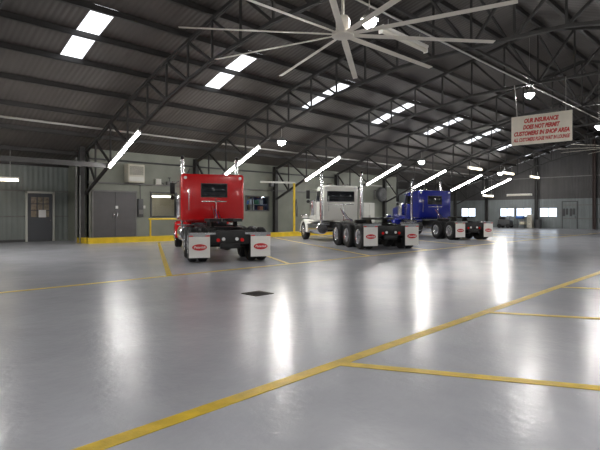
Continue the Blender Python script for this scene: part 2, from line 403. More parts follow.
# far door: plain sheet door
d = struct(empty('door_3', (X1, 15.5, 0)))
MB().span((-.06, -.72, 0), (0, -.64, 2.75)).span((-.06, .64, 0), (0, .72, 2.75)).span((-.06, -.72, 2.67), (0, .72, 2.75)).build('door_frame', 'frame', d)
MB().span((-.04, -.63, .01), (0, .63, 2.66)).build('door_leaf', 'wall_far', d)
MB().box((-.08, -.5, 1.15), (.06, .05, .2), bevel=.01).build('door_handle', 'frame', d)
for i, (dy, ln, lb) in enumerate([(.5, .75, 'dark coat'), (.22, .62, 'dark overall'), (-.12, .75, 'dark jacket'), (-.38, .6, 'dark bag')]):
    c = MB().box((X1 - .12, 15.5 + dy, 2.0 - ln / 2), (.1, .2, ln), bevel=.04).tube([(X1 - .04, 15.5 + dy, 2.02), (X1 - .12, 15.5 + dy, 2.02), (X1 - .12, 15.5 + dy, 1.96)], .012, 6).build('hanging_' + lb.split()[1], 'frame')
    tag(c, lb + ' hanging on the grey door in the far wall' + (', topmost' if 0 else ''), lb.split()[1], 'clothes hanging on the far door')

# ------------------------------------------------------------------ floor paint
def stripe(p, q, w, name='floor_marking', m='line', z=.0005):
    p, q = Vector((*p, 0)), Vector((*q, 0)); d = (q - p).normalized(); n = Vector((-d.y, d.x, 0)) * w / 2
    b = MB(); b.prism([(p - n)[:2], (q - n)[:2], (q + n)[:2], (p + n)[:2]], .003, (0, 0, z), (1, 0, 0), (0, 1, 0), (0, 0, 1))
    return struct(b.build(name, m))
stripe((-20, 2.60), (50, 4.16), .14)
stripe((-20, 10.35), (50, 10.35), .13)
c6, s6 = math.cos(math.radians(62)), math.sin(math.radians(62))
for k in range(0, 9):
    x = 6.0 + 3.9 * k
    e_ = (23.4 - 10.4) / s6
    stripe((x + .02, 10.4), (x + c6 * e_ * .93, 10.4 + s6 * e_ * .93), .13, z=.002)
for k in range(-2, 12):
    x = 3.66 + 3.46 * k
    stripe((x, 3.0 + x * .0223), (x + .46 * 6.5, 3.0 + x * .0223 - .888 * 6.5), .125, z=.002)
# drain
dr = thing('floor_drain', 'square dark iron drain grate set in the grey floor', 'drain', (5.8, 6.9, 0))
MB().span((-.21, -.21, 0), (.21, -.18, .012)).span((-.21, .18, 0), (.21, .21, .012)).span((-.21, -.18, 0), (-.18, .18, .012)).span((.18, -.18, 0), (.21, .18, .012)).build('rim', 'grate', dr)
gb = MB().span((-.18, -.18, .001), (.18, .18, .003))
for k in range(7): gb.span((-.18, -.16 + k * .05, .003), (.18, -.14 + k * .05, .011))
gb.build('grate', 'grate', dr)

# ------------------------------------------------------------------ purlins, trusses, columns
PUR = MB().span((X0, -.04, -.02), (X1, .04, RUP + .0)).span((X0, -.04, -.02), (X1, .09, -.005)).mesh('roof_purlin', 'purlin')
for i, y in enumerate(NODES):
    o = bpy.data.objects.new('roof_purlin', PUR); C.objects.link(o); o.location = (0, y if abs(y - 28.4) > .01 and abs(y + 12.4) > .01 else (y - .1 if y > 0 else y + .1), zt(y) - .02)
    tag(o, 'long dark steel purlin running lengthwise under the roof sheets', 'purlin', 'roof purlins')
def make_truss():
    t = empty('roof_truss')
    tn = [y for y in NODES if -8.3 <= y <= 24.3]
    tn = [25.5] + tn + [2 * RIDGE - 25.5]
    OFF = -.2
    for half in (0, 1):
        ys = [y for y in tn if (y >= RIDGE if half == 0 else y <= RIDGE)]
        m1 = MB()
        for ya, yb in zip(ys, ys[1:]):
            for dx in (-.045, .045): m1.bar((dx, ya, zt(ya) + OFF), (dx, yb, zt(yb) + OFF), .055, .12)
        m1.build('top_chord', 'steel', t)
        m2 = MB()
        for ya, yb in zip(ys, ys[1:]):
            for dx in (-.04, .04): m2.bar((dx, ya, zl(ya)), (dx, yb, zl(yb)), .05, .11)
        m2.build('bottom_chord', 'steel', t)
    n = len(tn)
    for i, y in enumerate(tn):
        if 0 < i < n - 1:
            MB().bar((0, y, zt(y) + OFF), (0, y, zl(y)), .065).build('web_post', 'steel', t)
    for i in range(n - 1):
        ya, yb = tn[i], tn[i + 1]
        if yb >= RIDGE: MB().bar((0, ya, zt(ya) + OFF), (0, yb, zl(yb)), .085).build('web_diagonal', 'steel', t)
        else: MB().bar((0, yb, zt(yb) + OFF), (0, ya, zl(ya)), .085).build('web_diagonal', 'steel', t)
    return t
ORD = ['first', 'second', 'third', 'fourth', 'fifth', 'sixth', 'seventh', 'eighth']
tr = make_truss()
for i, x in enumerate(TRX):
    o = tr if i == 0 else copy_tree(tr)
    o.location = (x, 0, 0)
    tag(o, 'dark arched steel roof truss above the camera, left out of the frame' if i == 0 else
        ['dark steel roof truss nearest the camera, its left end by the grey double door', 'dark steel roof truss second from the camera, over the red truck', 'dark steel roof truss third from the camera, carrying the hanging notice board',
         'dark steel roof truss fourth from the camera, passing between the white and blue trucks', 'dark steel roof truss fifth from the camera, passing over the blue truck', 'dark steel roof truss sixth from the camera, next to last before the far wall',
         'dark steel roof truss closest to the far wall'][i - 1], 'truss', 'arched roof trusses')
def make_column():
    c = empty('steel_column')
    zc = zt(25.5) - .2
    MB().span((-.13, -.14, .02), (.13, -.12, zc)).span((-.13, .12, .02), (.13, .14, zc)).span((-.01, -.12, .02), (.01, .12, zc)).build('shaft', 'steel', c)
    MB().span((-.2, -.2, 0), (.2, .2, .02)).build('base_plate', 'steel', c)
    return c
co = make_column()
for i, x in enumerate(TRX[1:]):
    o = co if i == 0 else copy_tree(co)
    o.location = (x, 25.55, .18 if 10.1 < x < 27 else 0.0)
    if i == 0: o.location = (9.78, 25.55, 0.27)
    tag(o, ['dark steel column at the corner left of the grey double door', 'dark steel column behind the red truck, against the office wall', 'dark steel column on the office wall beside the yellow jib post',
            'dark steel column behind the white truck cab, on the office wall', 'dark steel column behind the blue truck hood', 'dark steel column behind the blue truck cab', 'dark steel column right of the blue truck cab, near the far corner'][i], 'column', 'columns under the trusses')
# gable wall columns
for y, lb in ((23.9, 'dark column on the far wall, left of the paired windows'), (18.62, 'dark column on the far wall between the windows'), (13.3, 'rust-brown column on the far wall, right of the sheet door'), (8.0, 'dark column on the far wall under the ridge'), (2.7, 'dark column on the far wall past the frame edge')):
    c = MB(); x = X1 - .2; z = zt(y)
    c.span((x - .15, y - .13, 0), (x + .15, y - .1, z)).span((x - .15, y + .1, 0), (x + .15, y + .13, z)).span((x - .012, y - .1, 0), (x + .012, y + .1, z))
    o = c.build('wall_column', 'steel' if y != 13.3 else mat('rusty_steel', (.075, .05, .045), .6)); o['kind'] = 'thing'; tag(o, lb, 'column', 'columns on the far wall')
# ridge sway bracing between trusses
for i, (xa, xb) in enumerate(zip(TRX, TRX[1:])):
    sb = thing('sway_brace', 'pair of crossed steel sway braces under the ridge between two trusses', 'brace', ((xa + xb) / 2, RIDGE, zl(RIDGE)), 0, 'ridge sway braces')
    hx = (xb - xa) / 2; hz = zt(RIDGE) - zl(RIDGE) - .25
    MB().bar((-hx, .08, hz), (hx, .08, 0), .07).build('brace_bar', 'steel', sb); MB().bar((-hx, -.08, 0), (hx, -.08, hz), .07).build('brace_bar', 'steel', sb); MB().bar((-hx + .06, 0, .02), (hx - .06, 0, .02), .09).build('tie_bar', 'steel', sb)
o = MB().bar((-21.8, 22.8, 2.3 + H), (9.95, 22.8, 2.28 + H), .16, .22).build('cross_beam', 'steel'); tag(o, 'grey steel beam running to the first truss in front of the left wall', 'beam'); o['kind'] = 'thing'
# pipes
o = MB().tube([(X0, 23.35, 4.42 + H - .12), (X1, 23.35, 4.42 + H - .12)], .05, 10).build('roof_conduit', 'conduit'); o.location.z = -.22; tag(o, 'pale galvanised pipe running low along the left roof slope', 'pipe')
o = MB().tube([(X0, 8.25, 5.78 + H), (X1, 8.25, 5.78 + H)], .032, 10).build('ridge_conduit', 'conduit'); tag(o, 'pale thin pipe running lengthwise under the ridge past the sign', 'pipe')
o = MB().tube([(OFX0, YOFF - .1, 4.35), (30, YOFF - .1, 4.35)], .045, 8).build('wall_pipe', 'frame'); o['kind'] = 'thing'; tag(o, 'dark pipe along the top of the office wall', 'pipe')
struct(MB().span((OFX0, YOFF - .16, 3.08), (28, YOFF, 3.15)).build('trim_5', 'greysteel'))

# ------------------------------------------------------------------ skylights
for i, x in enumerate(SKYX):
    s = thing('skylight', ORD[i] + ' pair of bright white skylight panels counted from the left end of the roof', 'skylight', (x + SKYW / 2, 17.4, zt(17.4)), 0, 'skylights on the left roof slope')
    for ya, yb in ((18.93, 17.42), (17.38, 15.87)):
        p = MB(); za, zb = zt(ya) + RUP - zt(17.4), zt(yb) + RUP - zt(17.4)
        p.quad((-SKYW / 2, ya - 17.4, za), (SKYW / 2, ya - 17.4, za), (SKYW / 2, yb - 17.4, zb), (-SKYW / 2, yb - 17.4, zb))
        p.build('panel', 'sky', s)

# ------------------------------------------------------------------ lights
names = ['sloping white tube light above the left wall, out of the frame', 'long sloping white tube light over the grey double door', 'sloping white tube light just above the roof of the red truck', 'sloping white tube light just above the roof of the white truck', 'sloping white tube light between the white and blue trucks',
         'sloping white tube light above the roof of the blue truck', 'sloping white tube light right of the blue truck roof, second from the far wall', 'sloping white tube light hanging closest to the far wall']
for i, x in enumerate(TRX):
    tube_fixture('tube_light', names[i], (x - .02, 22.55, 2.33 + H - .14), (x - .02, 19.55, 3.64 + H - .14), 'tube', .05, 'tube lights on the left roof slope')
for i, x in enumerate(TRX):
    tube_fixture('tube_light', 'sloping white tube light on the right roof slope, out of the frame', (x - .02, 16 - 22.55, 2.33 + H - .14), (x - .02, 16 - 19.55, 3.64 + H - .14), 'tube', .05, 'tube lights on the right roof slope')
def high_bay(label, x, y, z, ztop):
    t = thing('high_bay_lamp', label, 'lamp', (x, y, z), 0, 'round high bay lamps')
    MB().lathe([(.0, 0.03), (.2, .03), (.22, .0), (.235, .0), (.235, .05), (.16, .1), (.1, .22), (.0, .23)], 'Z', (0, 0, 0), 24).build('housing', 'greysteel', t)
    MB().lathe([(0, -.2), (.1, -.17), (.17, -.09), (.2, .005), (.2, .029), (0, .029)], 'Z', (0, 0, 0), 24).build('lens', 'bay', t)
    MB().tube([(0, 0, .22), (0, 0, ztop - z)], .012, 6).build('hanger', 'conduit', t)
    return t
for x, y, e, lb in ((10.1, 7.6, 4.94, 'bright round high bay lamp seen through the blades of the large fan'), (24.3, 8.8, 5.72, 'round high bay lamp hanging just above the notice board'), (31.4, 7.6, 4.94, 'round high bay lamp at the frame edge, above the far fan')):
    high_bay(lb, x, y, e + H, zt(y) + .12)
for x, lb in ((TRX[2], 'small round high bay lamp above and between the red and white trucks'), (TRX[4], 'small round high bay lamp above the blue truck'), (TRX[6], 'small round high bay lamp among the warm strip lights near the far end')):
    high_bay(lb, x, 17.9, 3.6 + H, zl(17.9))
high_bay('round high bay lamp above the left wall, out of the frame', TRX[0], 17.9, 3.6 + H, zl(17.9))
for x in (-1.0, -12.0): high_bay('unseen round high bay lamp added under the ridge behind the camera', x, 7.6, 4.94 + H, zt(7.6) + .12)['group'] = 'high bay lamps added behind the camera'  # unseen lamps, added for more light from the camera side
for x in (-9.5, -3.0):  # added lamps out of view, brightening the truck backs and mud flaps
    high_bay('unseen round high bay lamp added on the left behind the camera', x, 17.9, 3.6 + H, zt(17.9) + .12)['group'] = 'left lamps added behind the camera'
    high_bay('unseen round high bay lamp added on the right behind the camera', x, -1.9, 3.6 + H, zt(-1.9) + .12)['group'] = 'right lamps added behind the camera'
for x in TRX[0::2]: high_bay('round high bay lamp in the right row, out of the frame', x, -1.9, 3.6 + H, zl(-1.9))['group'] = 'right row of high bay lamps'
WY = 18.2
for x, lb in ((38.4, 'warm strip light hanging over the far bay, nearest of its row'), (45.1, 'warm strip light, middle of the row near the far end'), (51.6, 'warm strip light, the last of its row before the far wall')):
    tube_fixture('strip_light', lb, (x - 1.2, WY, 3.7 + H), (x + 1.2, WY, 3.7 + H), 'warm', .07, 'warm strip lights near the far end', drop=zl(WY) - 3.7 - H - .05)
tube_fixture('strip_light', 'warm strip light low on the far left, above the far windows', (49.9, 22.75, 1.92 + H), (52.3, 22.75, 1.92 + H), 'warm', .07, drop=1.75)
tube_fixture('strip_light', 'unlit strip light mounted high on the far wall above the paired windows', (53.43, 21.7, 2.0 + H), (53.43, 19.1, 2.0 + H), 'off', .07)
tube_fixture('strip_light', 'warm strip light hanging beside the left wall near the charcoal door', (4.7, 26.6, 3.1), (7.2, 26.6, 3.1), 'warm', .06, drop=1.3)
tube_fixture('strip_light', 'unlit strip light under the ridge behind the large fan', (12.2, 8.75, 5.55 + H), (14.8, 8.75, 5.55 + H), 'off', .07, drop=.3, body=.14)

# ------------------------------------------------------------------ fans
def make_fan():
    f = empty('ceiling_fan')
    R = 3.9
    MB().lathe([(0, -.08), (.16, -.08), (.27, -.04), (.27, .04), (.16, .09), (0, .09)], 'Z', (0, 0, 0), 28).build('hub', 'fan', f)
    MB().lathe([(.0, .09), (.15, .09), (.17, .14), (.17, .38), (.12, .45), (0, .45)], 'Z', (0, 0, 0), 24).build('motor_housing', 'fan', f)
    MB().tube([(0, 0, .45), (0, 0, 2.0)], .035, 10).build('drop_rod', 'fan', f)
    MB().box((0, 0, 2.0), (.5, .35, .12), bevel=.02).box((0, 0, 1.8), (.2, .2, .3), bevel=.02).build('mount', 'fan', f)
    for k in range(10):
        b = MB(); a = math.radians(36 * k)
        # aerofoil section swept along the blade, pitched
        sec = [(-.078, 0), (-.045, .02), (0, .026), (.045, .014), (.084, -.006), (.04, -.004), (0, -.002), (-.045, -.008)]
        rings = []
        for r, sc, pitch in ((.25, .8, 14), (.6, 1, 12), (R - .12, .95, 9), (R, .85, 9)):
            pr = -math.radians(pitch); ring = []
            for (cx, cz) in sec:
                y = (cx * math.cos(pr) - cz * math.sin(pr)) * sc; z = (cx * math.sin(pr) + cz * math.cos(pr)) * sc
                ring.append(b.bm.verts.new((r * math.cos(a) - y * math.sin(a), r * math.sin(a) + y * math.cos(a), z)))
            rings.append(ring)
        for p, q in zip(rings, rings[1:]):
            for j in range(len(sec)): b.bm.faces.new((p[j], p[(j + 1) % 8], q[(j + 1) % 8], q[j]))
        b.bm.faces.new(rings[0][::-1]); b.bm.faces.new(rings[-1])
        b.build('blade', 'fan', f)
    return f
fan = make_fan(); fan.location = (9.15, 7.68, 4.35 + H); fan.rotation_euler.z = math.radians(7 - 45)
tag(fan, 'huge ten-blade ceiling fan hanging under the ridge near the camera', 'fan', 'large ceiling fans')
f2 = copy_tree(fan); f2.location = (37.0, 7.7, 4.35 + H); f2.rotation_euler.z = math.radians(-30)
tag(f2, 'far ceiling fan whose blades enter from the frame edge below the notice board', 'fan', 'large ceiling fans')

# ------------------------------------------------------------------ hanging sign
sg = thing('notice_board', 'hanging off-white notice board with red capital lettering', 'sign', (22.75, 7.76, 3.76 + H), math.radians(-90 + 3))
SW, SH = 2.5, 1.3
MB().box((0, 0, 0), (SW, .04, SH), bevel=.008).build('board', 'signface', sg)
for txt, z, sz, width in (('OUR INSURANCE', .40, .25, 1.42), ('DOES NOT PERMIT', .12, .25, 1.52), ('CUSTOMERS IN SHOP AREA', -.16, .25, 2.28), ('ALL CUSTOMERS PLEASE WAIT IN LOUNGE', -.43, .22, 2.32)):
    me = text_mesh(txt, sz, 'signred', shear=.25, offset=.014 if sz > .23 else .009)
    xsv = [v.co.x for v in me.vertices]; k = width / (max(xsv) - min(xsv))
    for v in me.vertices: v.co.x *= k
    o = bpy.data.objects.new('lettering', me); C.objects.link(o); o.parent = sg
    o.location = (0, -.0225, z); o.rotation_euler = (PI / 2, 0, 0)
for s, tx in ((-1, -1.1), (1, .95)):
    MB().tube([(s * 1.0, 0, SH / 2 - .02), (s * 1.0 + (-.12 if s < 0 else 0), 0, 5.86 - 3.76)], .022 if s < 0 else .01, 6).build('hanger', 'conduit', sg)

# ------------------------------------------------------------------ wall equipment
ac = thing('air_unit', 'beige air conditioning unit on the ledge above the double door', 'air conditioner', (12.62, YOFF - .3, 3.155))
MB().box((0, 0, .52), (.95, .52, 1.0), bevel=.03).build('casing', 'beige', ac)
gr = MB()
for k in range(8): gr.span((-.4, -.275, .45 + k * .06), (.4, -.255, .475 + k * .06))
gr.build('grille', 'frame', ac)
MB().span((-.42, -.268, .1), (.42, -.256, .34)).build('access_panel', 'pale', ac)
MB().span((-.45, -.2, 0), (-.38, .2, .03)).build('foot', 'frame', ac); MB().span((.38, -.2, 0), (.45, .2, .03)).build('foot', 'frame', ac)
bx = thing('junction_box', 'small grey box on the ledge right of the air conditioning unit', 'box', (14.15, YOFF - .1, 3.155))
MB().box((0, 0, .16), (.34, .18, .32), bevel=.015).build('casing', 'pale', bx); MB().tube([(.17, 0, .1), (.3, 0, .1), (.35, 0, .02)], .025, 8).build('pipe_stub', 'frame', bx)
bx = thing('junction_box', 'dark valve box on the ledge above the office window', 'box', (14.9, YOFF - .1, 3.155))
MB().box((0, 0, .1), (.42, .18, .2), bevel=.015).build('casing', 'greysteel', bx); MB().tube([(0, 0, .2), (0, 0, .42)], .02, 8).lathe([(0, .4), (.09, .4), (.09, .43), (0, .43)], 'Z', (0, 0, 0), 14).build('valve_wheel', 'frame', bx)
ep = thing('fuse_box', 'narrow dark fuse box on the wall between double door and window', 'fuse box', (13.08, YOFF - .08, 1.3))
MB().box((0, 0, .5), (.3, .15, 1.0), bevel=.01).build('casing', 'frame', ep); MB().span((-.12, -.09, .15), (.12, -.075, .4)).build('access_panel', 'greysteel', ep)
MB().box((.2, -.02, .55), (.14, .1, .16), bevel=.01).build('switch', 'pale', ep); MB().tube([(0, 0, 1.0), (0, .03, 1.78)], .02, 8).build('pipe_stub', 'frame', ep)
o = MB().tube([(15.15, YOFF - .16, 3.18), (15.3, YOFF - .2, 3.3), (15.5, YOFF - .22, 3.42), (15.9, YOFF - .2, 3.7), (16.1, YOFF - .2, 4.0), (16.2, YOFF - .2, 4.2)], .03, 8).build('air_hose', 'frame'); tag(o, 'dark hose rising along the office wall left of the red truck cab', 'hose')
# conduits near the corner column
for k, (x, y, z1, lb) in enumerate(((9.45, 25.35, 4.3, 'outer grey'), (9.58, 25.2, 3.4, 'inner grey, shorter'))):
    o = MB().tube([(x, y, .27 if x > 9.62 else 0), (x, y, z1)], .035, 8).build('standpipe', 'greysteel'); tag(o, lb + ' pipe standing beside the column left of the double door', 'pipe')
# yellow handrail
hr = thing('handrail', 'yellow steel handrail standing on the kerb left of the red truck', 'handrail', (12.85, 24.15, .27), math.atan2(kd.y, kd.x))
MB().tube([(0, 0, 0.02), (0, 0, .9)], .045, 10).build('post', 'yellow', hr); MB().tube([(3.4, 0, 0.02), (3.4, 0, .9)], .045, 10).build('post', 'yellow', hr)
MB().tube([(-.1, 0, .92), (3.5, 0, .92)], .045, 10).build('top_rail', 'yellow', hr)
MB().span((-.09, -.09, 0), (.09, .09, .02)).span((3.31, -.09, 0), (3.49, .09, .02)).build('base_plate', 'yellow', hr)
# jib crane
jc = thing('jib_crane', 'slim yellow jib crane post with pale arm left of the white truck', 'crane', (22.9, 23.45, .27))
MB().tube([(0, 0, .02), (0, 0, 3.25)], .075, 14).build('post', 'yellow', jc)
MB().span((-.18, -.18, 0), (.18, .18, .02)).build('base_plate', 'yellow', jc)
ar = MB().bar((.1, .0, 3.28), (-2.2, .9, 3.28), .07, .12).build('arm', 'pale', jc)
hb = MB().box((-1.5, .62, 3.1), (.26, .26, .24), bevel=.03).build('hoist', 'frame', jc)
MB().tube([(-1.5, .62, 3.0), (-1.5, .62, 2.6)], .012, 6).build('chain', 'frame', hb)
MB().tube([(.1, -.08, 2.2), (.16, -.12, 1.6), (.12, -.16, 1.0), (.06, -.13, 1.1), (.02, -.11, 1.7), (.05, -.09, 2.1)], .03, 8).build('air_hose', 'frame', jc)
# grey cabinet behind the white truck
cb = thing('steel_cabinet', 'pale grey steel cabinet against the wall right of the white truck cab', 'cabinet', (33.3, YOFF - .45, 0.0))
MB().box((0, 0, 1.25), (1.5, .6, 2.3), bevel=.02).build('body', 'pale', cb)
for s in (-1, 1):
    dd = MB().span((min(s * .7, s * .01), -.325, .2), (max(s * .7, s * .01), -.3, 2.3)).build('door', 'pale', cb); MB().box((s * .07, -.34, 1.25), (.03, .03, .2), bevel=.005).build('handle', 'frame', dd)
MB().span((-.7, -.25, 0), (.7, .25, .1)).build('plinth', 'frame', cb)
# unit heater between white and blue trucks
uh = thing('unit_heater', 'dark round unit heater on the wall between the white and blue trucks', 'heater', (35.0, YOFF - .72, 2.75))
MB().lathe([(.0, -.25), (.5, -.25), (.6, -.2), (.62, .0), (.5, .2), (0, .2)], 'Y', (0, 0, .4), 26).build('drum', 'frame', uh)
gg = MB()
for r in (.15, .3, .45): gg.lathe([(r - .02, -.27), (r + .02, -.27), (r + .02, -.285), (r - .02, -.285)], 'Y', (0, 0, .4), 26, closed=True)
gg.build('guard', 'greysteel', uh)
MB().bar((0, .15, .75), (0, .715, .75), .06).bar((0, .15, .05), (0, .715, .05), .06).box((0,.7,.4),(.12,.03,.9)).build('bracket', 'greysteel', uh)
tag(MB().bar((33.6, YOFF - .06, 3.95), (37.6, YOFF - .06, 3.95), .1, .12).build('wall_rail', 'pale'), 'pale horizontal rail on the wall left of the blue truck roof', 'rail')['kind'] = 'thing'

# things by the far wall
sw = thing('floor_sweeper', 'dark low floor machine parked under the far paired windows', 'machine', (52.0, 21.3, 0))
MB().box((0, 0, .55), (1.0, 1.3, .7), bevel=.12, seg=3).build('body', 'frame', sw); MB().box((0, .3, 1.0), (.6, .5, .3), bevel=.08).build('seat', 'rubber', sw)
MB().tube([(0, -.45, .85), (0, -.5, 1.25)], .03, 8).lathe([(.17, -.02), (.2, -.02), (.2, .02), (.17, .02)], 'Z', (0, -.5, 1.26), 16, closed=True).build('steering_wheel', 'rubber', sw)
for dx, dy in ((-.45, -.45), (.45, -.45), (-.45, .45), (.45, .45)): MB().lathe([(0, -.09), (.2, -.09), (.22, -.05), (.22, .05), (.2, .09), (0, .09)], 'X', (dx, dy, .22), 16).build('wheel', 'rubber', sw)
wb = thing('work_trolley', 'dark trolley with a blue cloth under the far windows', 'trolley', (52.2, 19.75, 0))
MB().box((0, 0, .95), (.7, 1.1, .05)).box((0, 0, .35), (.7, 1.1, .04)).build('shelf', 'frame', wb)
for dx in (-.3, .3):
    for dy in (-.5, .5): MB().span((dx - .02, dy - .02, .08), (dx + .02, dy + .02, .95)).lathe([(0, -.02), (.04, -.02), (.04, .02), (0, .02)], 'X', (dx, dy, .04), 10).build('leg', 'frame', wb)
o = MB().box((52.2, 19.85, 1.12), (.6, .8, .28), bevel=.12, seg=3).build('folded_tarp', 'tarp'); tag(o, 'bright blue folded cloth lying on the far trolley', 'cloth')
o = MB().box((52.2, 19.55, .52), (.5, .5, .3), bevel=.03).build('carton', 'cream'); tag(o, 'cream carton on the lower shelf of the far trolley', 'box')
fc = thing('filing_cabinet', 'tall beige cabinet by the far wall, left of the dark column', 'cabinet', (52.4, 18.88, 0))
MB().box((0, 0, .72), (.6, .5, 1.4), bevel=.02).build('body', 'beige', fc)
for k in range(4):
    q = MB().span((-.32, -.22, .08 + k * .34), (-.3, .22, .38 + k * .34)).build('drawer', 'beige', fc); MB().box((-.335, 0, .28 + k * .34), (.02, .14, .03)).build('handle', 'chrome', q)
MB().span((-.27, -.22, 0), (.27, .22, .02)).build('plinth', 'frame', fc)
dm = thing('oil_drum', 'dark drum standing right of the beige cabinet at the far wall', 'drum', (52.3, 18.05, 0))
MB().lathe([(0, 0), (.29, 0), (.3, .02), (.29, .04), (.29, .3), (.3, .32), (.29, .34), (.29, .6), (.3, .62), (.29, .64), (.29, .88), (.3, .9), (.28, .9), (.27, .87), (0, .87)], 'Z', (0, 0, 0), 22).build('shell', 'frame', dm)
MB().lathe([(0, .87), (.03, .87), (.03, .89), (0, .89)], 'Z', (.15, 0, 0), 10).build('bung', 'chrome', dm)

# ------------------------------------------------------------------ trucks
def rbox(a, b, r=.08, seg=3): return MB().span(a, b, bevel=r, seg=seg)
def wheel(t, x, y, side, r=.525, wid=.27, deep=True):
    tyre = MB().lathe([(.3, -wid / 2 + .03), (.36, -wid / 2), (r - .06, -wid / 2), (r - .01, -wid / 2 + .04), (r, -wid / 2 + .07), (r, -.03), (r - .018, -.025), (r - .018, -.012), (r, -.008), (r, .008), (r - .018, .012), (r - .018, .025), (r, .03), (r, wid / 2 - .07), (r - .01, wid / 2 - .04), (r - .06, wid / 2), (.36, wid / 2), (.3, wid / 2 - .03)], 'X', (0, 0, 0), 36, closed=True)
    w = tyre.build('wheel', 'rubber', t); w.location = (x, y, r)
    o = wid / 2 * side
    def P(h): return o + side * h
    if deep: pr = [(0, -.06), (.11, -.06), (.11, .02), (.13, .03), (.13, -.1), (.24, -.12), (.27, -.02), (.305, -.0), (.305, -.09), (.0, -.14)]
    else: pr = [(0, .05), (.08, .05), (.11, .02), (.17, .02), (.19, -.02), (.27, -.03), (.29, .0), (.305, -.0), (.305, -.09), (.0, -.1)]
    rm = MB().lathe([(q, P(h)) for q, h in pr], 'X', (0, 0, 0), 30)
    for k in range(10):
        a = 2 * PI * k / 10; rr = .165 if deep else .155
        base = -.1 if deep else .02
        rm.tube([(P(base), rr * math.cos(a), rr * math.sin(a)), (P(base + .035), rr * math.cos(a), rr * math.sin(a))], .014, 6)
    rm.build('rim', 'alu', w)
FLAP_TXT = text_mesh('Peterbilt', .135, 'letter', shear=.3, offset=.002, extrude=.002)
def oval_mesh(rx, rz, y0, y1, m):
    b = MB(); b.prism([(rx * math.cos(2 * PI * k / 36), rz * math.sin(2 * PI * k / 36)) for k in range(36)], y1 - y0, (0, y0, 0), (1, 0, 0), (0, 0, 1), (0, 1, 0)); return b
